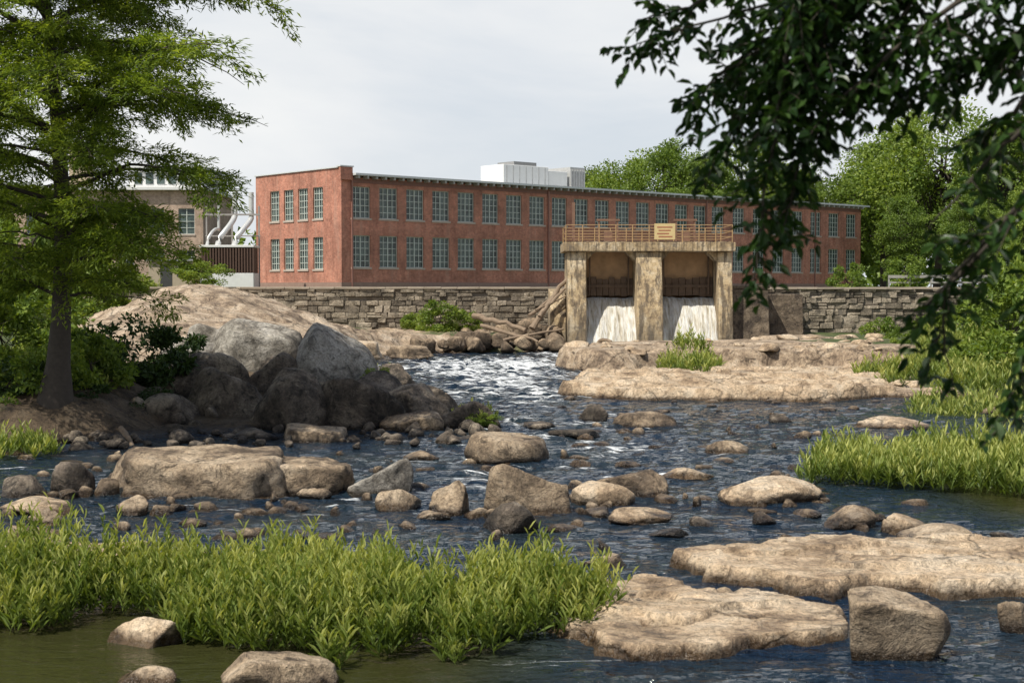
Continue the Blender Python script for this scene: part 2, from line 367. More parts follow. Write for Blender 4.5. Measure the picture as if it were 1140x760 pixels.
for i in range(120):
    px=rng.uniform(60,555); py=rng.uniform(478,502); P=on(px,py,0.); w=rng.uniform(.2,.9)*rng.uniform(.6,1); pts.append((P[0],P[1]+rng.uniform(0,1),rng.uniform(-.1,.1),w,w*.8,w*rng.uniform(.3,.6)))
for i in range(45):
    x=rng.uniform(-14,-3); y=rng.uniform(47,60); z=max(0,ghp(x,y)); w=rng.uniform(.4,1.3); pts.append((x,y,z,w,w*.8,w*.5))
rock_mass('bank_stones',pts,DARKR)
pts=[]
for i in range(120):
    px=rng.uniform(430,628); t=(px-430)/198; d=rng.uniform(101,111); x=(px-570)/F*d; z=rng.uniform(0,1)*(.3+1.7*t*((d-100)/11)); w=rng.uniform(.6,1.9)
    pts.append((x,d,z+.2,w,w*.8,w*.5))
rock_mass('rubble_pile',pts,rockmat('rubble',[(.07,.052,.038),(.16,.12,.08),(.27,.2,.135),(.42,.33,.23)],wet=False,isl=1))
pts=[]
for i in range(170):
    x=rng.uniform(-16,17)*rng.random()**.3; y=rng.uniform(24,66); w=rng.uniform(.1,.45)*(1+y/90); 
    if -3<x<1 and y>50: continue
    if y<28 and x>2: continue
    pts.append((x,y,-.04,w*1.4,w,rng.uniform(.08,.2)))
for i in range(50):
    P=on(rng.uniform(0,400),rng.uniform(500,600)); w=rng.uniform(.2,.6); pts.append((P[0],P[1],-.03,w*1.3,w,rng.uniform(.08,.22)))
for (cx,cy) in ((588,575),(700,560),(420,555),(240,556),(866,565),(950,590),(655,490),(560,518)):
    for i in range(8):
        P=on(cx+rng.normal()*55,cy+rng.normal()*9); w=rng.uniform(.15,.6); pts.append((P[0],P[1],-.03,w*1.4,w,rng.uniform(.08,.25)))
rock_mass('river_stones',pts,ROCK)
pts=[]
for i in range(130):
    y=rng.uniform(60,100); x=rng.uniform(3,26); z=ghp(x,y)
    if z<0: continue
    w=rng.uniform(.3,1.3); pts.append((x,y,z-.02,w*1.3,w,w*.3))
rock_mass('ledge_stones',pts,LEDGE)
def ledge(name,poly,h,res=.06,mat=LEDGE,edge=.3,seed=1,z0=0,steps=.09):
    W=np.array([on(a,b,0)[:2] for a,b in poly]); mn=W.min(0)-1; mx=W.max(0)+1
    X,Y,Q=grid(np.arange(mn[0],mx[0],res),np.arange(mn[1],mx[1],res))
    P=np.stack([X,Y,X*0],-1).reshape(-1,3)
    nA=fbm(P*.9,4,seed).reshape(X.shape); nB=fbm(P*np.array([.5,1.1,1]),4,seed+9).reshape(X.shape); nC=fbm(P*3.3,4,seed+7).reshape(X.shape)
    s=sd_poly(X,Y,W)+nA*.5+nC*.12
    z=-.35+(h+.35)*ss(s/edge+.15)**.8 + (nB*.85*h)*ss(s/1.0)
    if steps: zq=np.round(z/steps)*steps; z=z*.25+zq*.75
    ck=np.abs(fbm(P*np.array([.6,1.0,1]),3,seed+31)).reshape(X.shape); z-=.09*ss(1-ck/.035)*(s>0)
    z+=nC*.03
    keep=(s>-.9).ravel()[Q].any(1); Q=Q[keep]
    u,inv=np.unique(Q,return_inverse=True); V=np.stack([X,Y,z],-1).reshape(-1,3)[u]
    return np_obj(name,V,[inv.reshape(-1,4)],[mat],smooth=True)
ledge('rock_ledge',[(745,628),(860,612),(1000,609),(1200,612),(1200,668),(1060,668),(980,660),(930,672),(850,655),(770,650)],.26,seed=3)
ledge('rock_ledge',[(606,700),(650,670),(730,658),(800,668),(900,672),(948,690),(944,712),(870,724),(800,742),(700,738),(655,716)],.2,seed=14)
ledge('rock_ledge',[(650,672),(700,655),(760,660),(830,690),(760,712),(690,700)],.3,seed=24)
ledge('rock_ledge',[(620,440),(700,446),(800,446),(900,448),(1000,442),(1000,425),(900,420),(780,420),(640,425)],.5,res=.16,seed=40,edge=.6,steps=.16)
ledge('rock_ledge',[(-80,612),(60,606),(130,612),(150,628),(60,636),(-80,640)],.18,seed=44)
# ---------- brick material ----------
def brickmat(name,c1,c2,mort):
    m,nt,b=M(name); o=obco(nt); sx=node(nt,'ShaderNodeSeparateXYZ'); nt.links.new(o,sx.inputs[0])
    cb=node(nt,'ShaderNodeCombineXYZ'); nt.links.new(math_(nt,'ADD',sx.outputs[0],sx.outputs[1]),cb.inputs[0]); nt.links.new(sx.outputs[2],cb.inputs[1])
    bt=node(nt,'ShaderNodeTexBrick'); bt.inputs['Scale'].default_value=1; bt.inputs['Brick Width'].default_value=.24; bt.inputs['Row Height'].default_value=.085; bt.inputs['Mortar Size'].default_value=.008
    nt.links.new(cb.outputs[0],bt.inputs['Vector']); bt.inputs['Color1'].default_value=(*c1,1); bt.inputs['Color2'].default_value=(*c2,1); bt.inputs['Mortar'].default_value=(*mort,1)
    c=mix(nt,1.0,bt.outputs[0],ramp(nt,noi(nt,o,.5,6,.7),[(.3,.55),(.7,1.3)]),'MULTIPLY')
    c=mix(nt,1.0,c,ramp(nt,noi(nt,o,3.5,5,.75),[(.3,.7),(.7,1.28)]),'MULTIPLY')
    st=noi(nt,scl(nt,o,(1.6,1.6,.12)),1,5,.7); c=mix(nt,ramp(nt,st,[(.53,0.),(.72,.5)]),c,(.45,.3,.23)); c=mix(nt,ramp(nt,st,[(.3,.65),(.47,0.)]),c,mix(nt,1.0,c,(.5,.48,.46),'MULTIPLY'))
    nt.links.new(c,b.inputs['Base Color']); b.inputs['Roughness'].default_value=.9; return m
BRICK=brickmat('red_brick',(.40,.135,.084),(.52,.2,.128),(.46,.33,.26))
FRAME=plain('window_frame_paint',(.5,.54,.49),.5,0,.1)
SILL=plain('stone_sill',(.46,.38,.32),.8)
gl,nt,b=M('window_glass'); o=pos(nt); nt.links.new(ramp(nt,noi(nt,o,1.1,3,.7),[(.38,(.018,.03,.03)),(.6,(.085,.12,.11))]),b.inputs['Base Color']); b.inputs['Roughness'].default_value=.12; GLASS=gl
WHITE=plain('weathered_white_paint',(.7,.7,.68),.6,0,.12); FASC=plain('fascia_paint',(.58,.6,.6),.6,0,.12); DARK=plain('dark_metal',(.05,.05,.05),.6,0,.3)
ROOF=plain('roof_membrane',(.3,.3,.3),.8)
def panel(wall,frame,glass,sill,mp,L,z0,z1,ops,cols=4,rows=5,rev=.22,u0=0):
    us=sorted({u0,L,*[o[0] for o in ops],*[o[1] for o in ops]}); zs=sorted({z0,z1,*[o[2] for o in ops],*[o[3] for o in ops]})
    for a,bb in zip(us,us[1:]):
        for c,d in zip(zs,zs[1:]):
            mu,mz=(a+bb)/2,(c+d)/2
            if any(o[0]<mu<o[1] and o[2]<mz<o[3] for o in ops): continue
            wall.quad(mp(a,0,c),mp(bb,0,c),mp(bb,0,d),mp(a,0,d))
    for (a,bb,c,d) in ops:
        wall.quad(mp(a,0,c),mp(a,rev,c),mp(a,rev,d),mp(a,0,d)); wall.quad(mp(bb,0,c),mp(bb,rev,c),mp(bb,rev,d),mp(bb,0,d))
        wall.quad(mp(a,0,d),mp(a,rev,d),mp(bb,rev,d),mp(bb,0,d)); wall.quad(mp(a,0,c),mp(a,rev,c),mp(bb,rev,c),mp(bb,0,c))
        glass.quad(mp(a,rev-.01,c),mp(bb,rev-.01,c),mp(bb,rev-.01,d),mp(a,rev-.01,d))
        t=.036; y0,y1=rev-.08,rev-.02
        for k in range(cols+1):
            u=a+(bb-a)*k/cols; tt=t*1.7 if k in(0,cols) else (t*1.3 if k==cols//2 else t*.8)
            frame.box(max(a+.003,u-tt),min(bb-.003,u+tt),y0,y1,c+.003,d-.003,m=mp)
        for k in range(rows+1):
            z=c+(d-c)*k/rows; tt=t*1.7 if k in(0,rows) else t*.75
            frame.box(a+.004,bb-.004,y0-.006,y1-.006,max(c+.004,z-tt),min(d-.004,z+tt),m=mp)
        sill.box(a-.1,bb+.1,-.07,rev-.1,c-.16,c+.002,m=mp)
# ---------- main brick mill ----------
mill=empty('brick_mill_building',(-14.6,122,4.7),math.atan2(.658,.754))
wl,fr,gs,sl=MB(),MB(),MB(),MB()
ss_=[];s=2.05
while s<73.5: ss_.append(s); s+=2.93 if s<48 else 3.45
fops=[]
for s in ss_:
    for (c,d) in ((6.0,8.7),(1.75,4.5)): fops.append((s-.98,s+.98,c,d))
panel(wl,fr,gs,sl,lambda u,d,z:(u,d,z),75,-.1,9.5,fops)
sops=[]
for t in (3.6,6.0,8.35,10.7):
    for (c,d) in ((6.0,8.75),(1.6,4.4)): sops.append((t-.78,t+.78,c,d))
panel(wl,fr,gs,sl,lambda u,d,z:(d,u,z),14,-.1,10.25,sops)
wl.quad((75,0,-.1),(75,14,-.1),(75,14,9.5),(75,0,9.5)); wl.quad((0,14,-.1),(75,14,-.1),(75,14,9.5),(0,14,9.5))
wl.box(-.25,1.0,-.28,.0-.002,9.2,10.3); 
wl.box(.002,.45,-.002,14,9.505,10.25)
wl.obj('walls',BRICK,mill); fr.obj('window_frames',FRAME,mill); gs.obj('window_glass',GLASS,mill); sl.obj('sills',SILL,mill)
rf=MB(); rf.box(1.01,75.8,-.75,14.6,9.62,9.8); rf.box(-.3,1.1,-.32,.35,10.31,10.42); rf.box(-.12,.5,.36,14.1,10.26,10.36); rf.obj('roof',FASC,mill)
rt=MB()
u=1.4
while u<75.5: rt.box(u-.09,u+.09,-.68,-.003,9.36,9.615); u+=.95
rt.obj('rafter_tails',plain('rafter_paint',(.34,.33,.31),.7),mill)
fb=MB(); fb.box(1.01,75,-.03,-.004,9.0,9.35); fb.obj('frieze',plain('frieze',(.2,.1,.08),.8),mill)
dp=MB()
for u in (1.05,24,47,66): dp.box(u-.06,u+.06,-.16,-.04,0,9.3)
dp.obj('downpipes',plain('downpipe',(.28,.14,.11),.6),mill)
bc=MB(); bc.box(-.08,75,-.09,-.004,-.1,.45); bc.box(-.09,-.004,0,14,-.1,.45); bc.obj('base_course',plain('base_course',(.3,.2,.16),.9),mill)
hv=empty('rooftop_air_handler',(0,0,0)); hv.parent=mill
h=MB(); h.box(22.2,28.2,4.5,8,10.05,12.1); h.box(28.4,31,4.7,8,10.05,11.8); h.obj('hvac_cabinet',WHITE,hv,bevel=.05)
h=MB(); h.box(31.3,33.4,4.6,8,10.05,12.3)
for k in range(9): h.box(31.35+k*.23,31.45+k*.23,4.52,4.598,10.3,12.1)
h.obj('condenser_louvre',plain('hvac_grey',(.42,.42,.41),.5),hv)
h=MB()
for k in range(7): h.box(22.6+k*.85,22.63+k*.85,4.46,4.498,10.1,12.0)
h.box(22,33.6,4.4,8.1,9.82,10.03); h.box(24,27,5,7.5,12.11,12.5)
h.obj('hvac_seams',plain('seam',(.25,.25,.25),.6),hv)
# ---------- left background mill ----------
m2=empty('old_mill_building',(-75,150,4.7),0)
wl,fr,gs,sl=MB(),MB(),MB(),MB(); ops=[]
for k in range(13):
    for (c,d) in ((1.2,3.9),(5.6,8.3)): ops.append((1.5+k*3.2,3.2+k*3.2,c,d))
panel(wl,fr,gs,sl,lambda u,d,z:(u,d,z),42.5,-.1,10.2,ops,cols=2,rows=4)
wl.quad((42.5,0,-.1),(42.5,16,-.1),(42.5,16,10.2),(42.5,0,10.2)); wl.quad((0,0,-.1),(0,16,-.1),(0,16,10.2),(0,0,10.2))
wl.obj('walls',brickmat('old_brick',(.38,.25,.18),(.46,.33,.25),(.48,.42,.35)),m2); fr.obj('window_frames',FRAME,m2); gs.obj('window_glass',GLASS,m2); sl.obj('sills',SILL,m2)
r=MB(); r.box(-.6,43,-.7,16.5,10.21,10.5); r.box(34.2,42,2,14,10.51,12.6); r.box(33.8,42.4,1.5,14.5,12.61,12.85); r.obj('roof',WHITE,m2)
r=MB()
for k in range(6): r.box(34.8+k*1.2,35.6+k*1.2,1.93,1.997,11,12.2)
r.obj('monitor_windows',GLASS,m2)
tw=MB(); tw.box(26.6,28.6,6,8.2,10.51,15.2); tw.box(26.4,28.8,5.8,8.4,15.21,15.6); tw.obj('stair_tower',plain('tan_stucco',(.42,.33,.23),.8),m2)
# ---------- ductwork ----------
dc=empty('dust_collector_ductwork',(-24,119.5,4.66))
d=MB(); d.box(-2.2,2.3,0,2.6,0,1.25); d.box(-2.25,2.35,-.05,2.65,3.4,3.6); d.obj('container',WHITE,dc,bevel=.03)
d=MB()
for k in range(19): d.box(-2.1+k*.24,-1.98+k*.24,.0,.08,1.26,3.39)
d.box(-2.1,2.25,.3,2.4,1.26,3.39); d.obj('slatted_housing',plain('housing_brown',(.09,.05,.035),.8),dc)
a=ACC()
for (x0,x1,zt,rr) in ((-.9,.2,6.2,.24),(.5,1.6,6.0,.24),(-1.8,-1.2,5.0,.14)):
    t=np.linspace(0,1,9)[:,None]; p0=np.array([x0,.9,3.5]);p1=np.array([x0+.15,.9,4.6]);p2=np.array([x1,1.6,5.2]);p3=np.array([x1,3.0,zt])
    pp=(1-t)**3*p0+3*(1-t)**2*t*p1+3*(1-t)*t*t*p2+t**3*p3; V,Q=tube(pp,rr,10); a.add(V,Q)
    V,Q=tube(np.array([[x1,3,zt-.05],[x1,3.0,zt+2.2]]),rr*.9,10); a.add(V,Q)
a.obj('ducts',plain('galvanised_duct',(.6,.6,.58),.35,.3,.1),dc,smooth=True)
d=MB()
for x in(-2.2,0,2.3): d.box(x-.06,x+.06,2.7,2.82,0,7)
d.box(-2.3,2.4,2.68,2.8,6.2,6.35); d.box(-2.3,2.4,2.68,2.8,4.4,4.5); d.obj('support_frame',plain('frame_steel',(.3,.28,.26),.6),dc)
sh=empty('utility_shed',(-29.3,121,4.64)); d=MB(); d.box(-1.6,2.2,0,3,0,2.3); d.obj('shed_body',plain('shed_tan',(.4,.33,.24),.8),sh); d=MB(); d.box(-1.8,2.4,-.25,3.2,2.305,2.45); d.obj('shed_roof',ROOF,sh)
d=MB(); d.box(-.6,.4,-.03,-.004,0,2.0); d.box(.8,1.7,-.03,-.004,1.0,1.8); d.obj('door_and_window',DARK,sh)
# ---------- stone retaining walls ----------
STONE=rockmat('wall_stone',[(.12,.105,.085),(.25,.215,.165),(.36,.31,.24),(.46,.4,.32)],wet=False,bs=.9,side_shade=.9,stain=.6,isl=1)
def stone_wall(name,x0,x1,zb,zt,bury=0):
    e=empty(name,((x0+x1)/2,float(wall_y(np.array((x0+x1)/2.))),zb)); ox,oy,oz=e.location
    blk=MB(); z=zb; 
    while z<zt-.12:
        hh=min(rng.uniform(.28,.55),zt-.1-z); x=x0-rng.uniform(0,.5)
        while x<x1:
            w=rng.uniform(.35,1.4); y=float(wall_y(np.array(x))); pj=rng.uniform(0,.16)
            if hh>.42 and rng.random()<.3:
                hm=hh*rng.uniform(.4,.6)
                blk.box(x+.02-ox,x+w-.02-ox,y-pj-oy-.25,y+.25-oy,z+.015-oz,z+hm-.015-oz,j=.04); blk.box(x+.02-ox,x+w-.02-ox,y-pj*.5-oy-.25,y+.25-oy,z+hm+.015-oz,z+hh-.015-oz,j=.04)
            elif rng.random()>.03: blk.box(x+.02-ox,x+w-.02-ox,y-pj-oy-.25,y+.25-oy,z+.015-oz,z+hh-.015-oz,j=.05)
            x+=w
        z+=hh
    o=blk.obj('stone_blocks',STONE,e,bevel=.05)
    co=MB(); n=24
    for k in range(n):
        a=x0+(x1-x0)*k/n; c=x0+(x1-x0)*(k+1)/n; y=float(wall_y(np.array((a+c)/2)))
        co.box(a-ox,c-ox-.01,y-.17-oy,y+1.3-oy,zb-.5-oz,zt-.12-oz)
    co.obj('wall_core',plain('mortar_core',(.17,.145,.115),.95),e)
    cp=MB(); x=x0
    while x<x1:
        w=rng.uniform(1.2,2.2); y=float(wall_y(np.array(x))); cp.box(x-ox,min(x+w,x1)-.02-ox,y-.42-oy,y+.9-oy,zt-.11-oz,zt+.06-oz,j=.015); x+=w
    cp.obj('coping',plain('coping_stone',(.36,.3,.23),.9,0,.3,1.5),e,bevel=.03)
stone_wall('stone_retaining_wall',-34,4.6,.2,4.68)
stone_wall('stone_retaining_wall',18.6,75,.2,4.66)
# ---------- head gate structure ----------
gm_,nt,b=M('weathered_concrete'); p=pos(nt)
c=ramp(nt,noi(nt,p,.9,7,.7,.4),[(.34,(.22,.155,.09)),(.48,(.5,.37,.21)),(.64,(.64,.53,.37))])
st=noi(nt,scl(nt,p,(2.2,2.2,.2)),1.3,6,.72); c=mix(nt,ramp(nt,st,[(.46,0.),(.58,.85)]),c,(.10,.075,.052))
s4=noi(nt,p,2.6,6,.75,.6); c=mix(nt,ramp(nt,s4,[(.53,0.),(.62,.6)]),c,(.16,.13,.1))
sz=node(nt,'ShaderNodeSeparateXYZ'); nt.links.new(p,sz.inputs[0]); lw=math_(nt,'ADD',sz.outputs[2],math_(nt,'MULTIPLY',noi(nt,p,1,4),-2.5))
c=mix(nt,mrange(nt,lw,-1.2,1.8,.88,0.),c,(.06,.05,.038)); nt.links.new(c,b.inputs['Base Color']); b.inputs['Roughness'].default_value=.88
bump(nt,b,math_(nt,'ADD',noi(nt,p,5,5,.7),s4),.8,.1); CONC=gm_
g=empty('concrete_head_gate',(0,0,0))
pr=[(101.4,-.5),(102.0,3.2),(102.9,7.3),(108.4,7.3),(108.4,-.5)]
m=MB(); m.prism(pr,4.0,5.35); m.prism([(100.9,-.5),(101.6,3.2),(102.8,7.3),(108.5,7.3),(108.5,-.5)],8.95,10.8); m.prism([(101.9,-.5),(102.3,3.2),(102.95,7.3),(108.4,7.3),(108.4,-.5)],14.85,15.9)
m.obj('piers',CONC,g,bevel=.09)
m=MB(); m.box(3.7,16.1,102.45,108.8,7.303,7.95); m.box(3.9,15.9,102.9,108.6,7.953,8.03); m.obj('deck',CONC,g,bevel=.06)
m=MB() 
for (a,c) in ((5.36,8.94),(10.81,14.84)):
    for (x,s) in ((a,1),(c,-1)):
        i=len(m.v); y0,y1=103.3,105.2; m.v+=[(x,y0,7.3),(x+s*.7,y0,7.3),(x,y0,6.6),(x,y1,7.3),(x+s*.7,y1,7.3),(x,y1,6.6)]
        m.q+=[(i,i+1,i+2),(i+3,i+5,i+4),(i+1,i+4,i+5,i+2)]
m.obj('haunches',CONC,g)
m=MB()
for (a,c) in ((5.36,8.94),(10.81,14.84)): m.box(a,c,105.4,105.8,4.5,7.29); m.box(a,c,107.9,108.3,-.5,4.5)
m.obj('breast_walls',plain('rusty_breast_wall',(.38,.24,.13),.85,0,.6,1.3),g)
m=MB()
for (a,c) in ((5.36,8.94),(10.81,14.84)):
    n=8
    for k in range(n): m.box(a+(c-a)*k/n+.02,a+(c-a)*(k+1)/n-.02,105.15,105.38,4.1+rng.uniform(-.08,.05),5.4+rng.uniform(-.1,.1))
    m.box(a+.05,c-.05,105.0,105.14,4.7,4.9); m.box(a+.3,a+.42,104.9,105.05,4.2,7.29); m.box(c-.42,c-.3,104.9,105.05,4.2,7.29)
m.obj('gate_leaves',plain('gate_timber',(.12,.08,.053),.9,0,.5,2),g)
RUST=plain('rusty_yellow_paint',(.36,.23,.11),.7,0,.5,4)
a=ACC()
for yy in (102.75,108.4):
    for zz in (8.35,8.75,9.2): V,Q=tube(np.array([[3.9,yy,zz],[15.9,yy,zz]]),.028,8); a.add(V,Q)
    for x in np.linspace(3.9,15.9,11): V,Q=tube(np.array([[x,yy,7.96],[x,yy,9.2]]),.045,8); a.add(V,Q)
for x in (3.9,15.9):
    for zz in (8.35,8.75,9.2): V,Q=tube(np.array([[x,102.75,zz],[x,108.4,zz]]),.028,8); a.add(V,Q)
a.obj('railing',RUST,g,smooth=True)
m=MB()
for x in (7.1,12.8):
    m.box(x-.3,x+.3,105,105.6,8.04,8.9); m.box(x-.75,x-.62,105.2,105.4,8.04,9.6); m.box(x+.62,x+.75,105.2,105.4,8.04,9.6); m.box(x-.85,x+.85,105.15,105.45,9.6,9.75)
m.box(4.4,4.6,104,104.2,8.04,10.9)
m.obj('gate_hoists',plain('hoist_rust',(.2,.11,.07),.7,0,.4),g)
sg=empty('warning_sign',(11.0,102.62,8.05)); sg.parent=g
m=MB(); m.box(-.75,.75,-.03,.02,.1,1.25); m.obj('sign_board',plain('sign_yellow',(.6,.46,.22),.6,0,.15),sg)
m=MB()
for k,z in enumerate((.98,.75,.52,.3)): m.box(-.55+.1*(k%2),.55-.12*(k%3),-.036,-.032,z-.05,z+.05)
m.obj('sign_lettering',plain('sign_red',(.36,.14,.07),.6),sg)
# falls
fm,nt,b=M('falling_water'); p=pos(nt); s1=noi(nt,scl(nt,p,(3.6,.5,.35)),1.6,6,.7,.2); s2=noi(nt,scl(nt,p,(5,1,.8)),3,5,.7)
c=ramp(nt,s1,[(.33,(.34,.28,.19)),(.45,(.66,.61,.50)),(.58,(.86,.85,.81))]); nt.links.new(c,b.inputs['Base Color']); b.inputs['Roughness'].default_value=.5; bump(nt,b,math_(nt,'ADD',s1,s2),.9,.2)
for (a0,c0) in ((5.3,9.0),(10.75,14.9)):
    X,T,Q=grid(np.linspace(a0,c0,70),np.linspace(0,1,80)); Z=3.95-4.1*T**1.5; Yy=105.6-1.3*T**.6-2.6*T
    P=np.stack([X*2.2,T*2.5,X*0],-1).reshape(-1,3); nn=fbm(P,4,77).reshape(X.shape); n3=fbm(P*np.array([3,2,1]),3,78).reshape(X.shape)
    np_obj('waterfall',np.stack([X,Yy-nn*.3*T**.5-n3*.1,Z+.1*nn],-1).reshape(-1,3),[Q],[fm],smooth=True)
ab=empty('concrete_abutment',(17.5,104,0)); m=MB(); m.prism([(-1.2,-.5),(-.2,4.6),(6.3,4.6),(6.3,-.5)],-1.55,1.2); m.prism([(1.5,-.5),(2.2,4.2),(6.3,4.2),(6.3,-.5)],1.22,4.2); m.box(-1.6,1.3,-.3,6.4,4.605,4.85)
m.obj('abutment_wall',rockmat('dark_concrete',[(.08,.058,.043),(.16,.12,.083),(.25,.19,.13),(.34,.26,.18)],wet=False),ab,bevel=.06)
ab=empty('concrete_wing_wall',(3.0,104,0)); m=MB(); m.prism([(-.8,-.5),(0,2.5),(1.5,4.4),(6.5,4.6),(6.5,-.5)],-.2,.95); m.obj('wing_wall_body',CONC,ab,bevel=.06)
# driftwood
WOOD=plain('driftwood',(.24,.175,.12),.9,0,.5,5)
def log(p0,p1,r,name='driftwood_log'):
    t=np.linspace(0,1,9)[:,None]; pp=np.array(p0)*(1-t)+np.array(p1)*t; pp+=rng.normal(size=pp.shape)*r*.25; V,Q=tube(pp,np.linspace(r,r*.6,9)*(1+rng.normal(size=9)*.06),9)
    n=len(V); return np_obj(name,V,[Q,np.array([[*range(9)]]),np.array([[*range(n-9,n)]])],[WOOD],smooth=False)
log(at(592,366,103),at(634,305,105),.24); log(at(600,352,102.5),at(628,322,104),.16); log(at(588,352,103.5),at(633,318,106),.13); log(at(527,350,106),at(585,366,103),.24); log(at(535,362,104),at(600,380,101.5),.15); log(at(560,378,102),at(628,366,103),.12); log(at(455,372,108),at(505,368,108),.2); log(at(596,345,103),at(640,325,105),.09)
log(at(136,478,44),at(150,500,42),.1)
gr=empty('guard_rail',(38,121,4.65)); m=MB()
for k in range(26): m.box(-6+k*1.8,-5.88+k*1.8,0,.12,0,1.1)
m.box(-6,39.2,-.04,-.002,.85,1.1); m.box(-6,39.2,-.04,-.002,.4,.55); m.obj('rails_and_posts',plain('rail_grey',(.35,.33,.3),.6),gr)
up=empty('utility_pole',(55,165,4.6)); V,Q=tube(np.array([[0,0,0],[0,0,6.5],[0,0,9.5]]),[.16,.13,.1],8); np_obj('pole',V,[Q],[BARK],up); m=MB(); m.box(-1.1,1.1,-.06,.06,8.6,8.75); m.obj('crossarm',BARK,up)
# ---------- vegetation ----------
def bez(p0,p1,p2,n=8):
    t=np.linspace(0,1,n)[:,None]; return (1-t)**2*np.array(p0)+2*(1-t)*t*np.array(p1)+t*t*np.array(p2)
def cypress(name,x,y,z0,H,prof,nl,seed,dens=1.0,tw=26,start=.13,lw=1.,gap=-.26):
    global rng; old=rng; rng=np.random.default_rng(seed)
    e=empty(name,(x,y,z0)); br=ACC(); lf=ACC()
    tz=np.linspace(0,H,16); tp=np.stack([.35*np.sin(tz*.25),.2*np.sin(tz*.3+1),tz],-1); tr=np.interp(tz,[0,.6,3,H],[.62,.42,.30,.03]); V,Q=tube(tp,tr,12); br.add(V,Q)
    az=rng.uniform(0,6)
    for k in range(nl):
        h=H*(start+(.99-start)*(k+rng.random())/nl); L=np.interp(h,*prof)*rng.uniform(.5,1.1); az+=2.4+rng.uniform(-.4,.4)
        b0=np.array([np.interp(h,tz,tp[:,0]),np.interp(h,tz,tp[:,1]),h]); dr=np.array([math.cos(az),math.sin(az),0])
        pts=bez(b0,b0+dr*L*.5+[0,0,L*rng.uniform(.12,.34)],b0+dr*L+[0,0,L*rng.uniform(-.1,.2)],12)
        pts+=np.cumsum(rng.normal(size=pts.shape)*.06,0); V,Q=tube(pts,np.linspace(.02+.009*L,.008,12),6); br.add(V,Q)
        nt_=int(tw*L/6)+3
        for j in range(nt_):
            t=.15+.85*(j+rng.random())/nt_; c=np.array([np.interp(t,np.linspace(0,1,12),pts[:,i]) for i in range(3)])
            if vnoise(np.array([[c[0]*.55,c[1]*.55,c[2]*.9]]),seed)[0]<gap: continue
            sd=1 if j%2 else -1; side=np.array([-dr[1],dr[0],0])*sd; tl=rng.uniform(.7,2.0)*(1.15-.5*t)*(L/6)**.5
            td=nrm(side*rng.uniform(.5,1)+dr*rng.uniform(.2,1.0)+np.array([0,0,rng.uniform(-.45,.4)]))
            tpnt=bez(c,c+td*tl*.6,c+td*tl+[0,0,-tl*rng.uniform(.05,.4)],5); V,Q=tube(tpnt,[.012,.01,.008,.006,.003],3); br.add(V,Q)
            n=int(66*tl*dens); u=rng.random(n)**.8; C=np.stack([np.interp(u,np.linspace(0,1,5),tpnt[:,i]) for i in range(3)],-1)
            spread=.22*(1.2-.6*u)[:,None]; C=C+rng.normal(size=(n,3))*spread*np.array([1,1,.38])
            D=td+rng.normal(size=(n,3))*np.array([.8,.8,.45])-np.array([0,0,.25]); V,Q,a=leaves(C,D,rng.uniform(.14,.3,n)*lw,rng.uniform(.04,.075,n)*lw,up=np.array([0,0,1.])); 
            lf.add(V,Q,a=a*.5+.5*rng.random())
    br.obj('trunk_and_limbs',BARK,e,smooth=True); lf.obj('foliage',CYP,e); rng=old
cypress('bald_cypress_tree',-14.4,44.5,.9,21,([0,3,5,8,10,14,17,21],[3.0,4.6,5.8,8.0,7.8,7.0,5.5,1.5]),100,5,1.15,32,.16)
cypress('bald_cypress_tree',-21.5,53,1.0,17,([0,4,8,12,17],[4.0,5.5,6,5,1]),44,9,.8,26,.1,1.25)
def decid_mesh(seed,H,Rr,ncl,per,leaf,mat,trunk=True,low=.22):
    r=np.random.default_rng(seed); lf=ACC(); br=ACC()
    tp=bez((0,0,0),(r.normal()*.4,r.normal()*.4,H*.4),(r.normal()*.6,r.normal()*.6,H*.75),9); V,Q=tube(tp,np.linspace(H*.022,H*.006,9),8); br.add(V,Q)
    for k in range(ncl):
        d=nrm(r.normal(size=3)); rad=r.uniform(.45,1.)**.6; zz=d[2]*rad
        c=np.array([d[0]*rad*Rr*(1-.25*max(zz,0)),d[1]*rad*Rr*(1-.25*max(zz,0)),H*(low+(1-low)/2)+zz*H*(1-low)/2])
        c+=r.normal(size=3)*Rr*.1
        if trunk:
            s=tp[min(8,2+int(6*r.random()))]; V,Q=tube(bez(s,(s+c)/2+[0,0,-.05*H],c,5),np.linspace(H*.006,H*.0015,5),5); br.add(V,Q)
        cr=Rr*r.uniform(.14,.36); n=int(per*r.uniform(.6,1.3)); dd=nrm(r.normal(size=(n,3))); C=c+dd*cr*(r.random((n,1))**.45)*np.array([1.15,1.15,.7])
        V,Q,a=leaves(C,dd+r.normal(size=(n,3))*.8,leaf*r.uniform(.6,1.3,n),leaf*.6,up=dd+np.array([0,0,.6])); lf.add(V,Q,a=a*.6+.4*r.random())
    def mk(a,nm,mt): return np_mesh(nm,np.concatenate(a.V),[np.concatenate(x) for x in a.F.values()],attrs={'tint':np.concatenate(a.A)},mats=[mt])
    return mk(lf,'crown_mesh',mat),mk(br,'trunk_mesh',BARK)
def plant(name,meshes,loc,s=1,rz=0,sz=None):
    e=empty(name,loc,rz); e.scale=(s,s,sz or s)
    for me,n in zip(meshes,('crown','trunk')): link(bpy.data.objects.new(n,me),e)
    return e
T=[decid_mesh(21,1*22,7.5,95,200,.5,DEC),decid_mesh(22,20,8,90,200,.5,BUSHM),decid_mesh(23,24,7,95,200,.5,DEC)]
def tree_at(px,pt,d,k,rz,base=4.5):
    P=at(px,pt,d); H=(22,20,24)[k]; s=(P[2]-base)/H; plant('deciduous_tree',T[k],(P[0],P[1],base),s*1.0,rz,s)
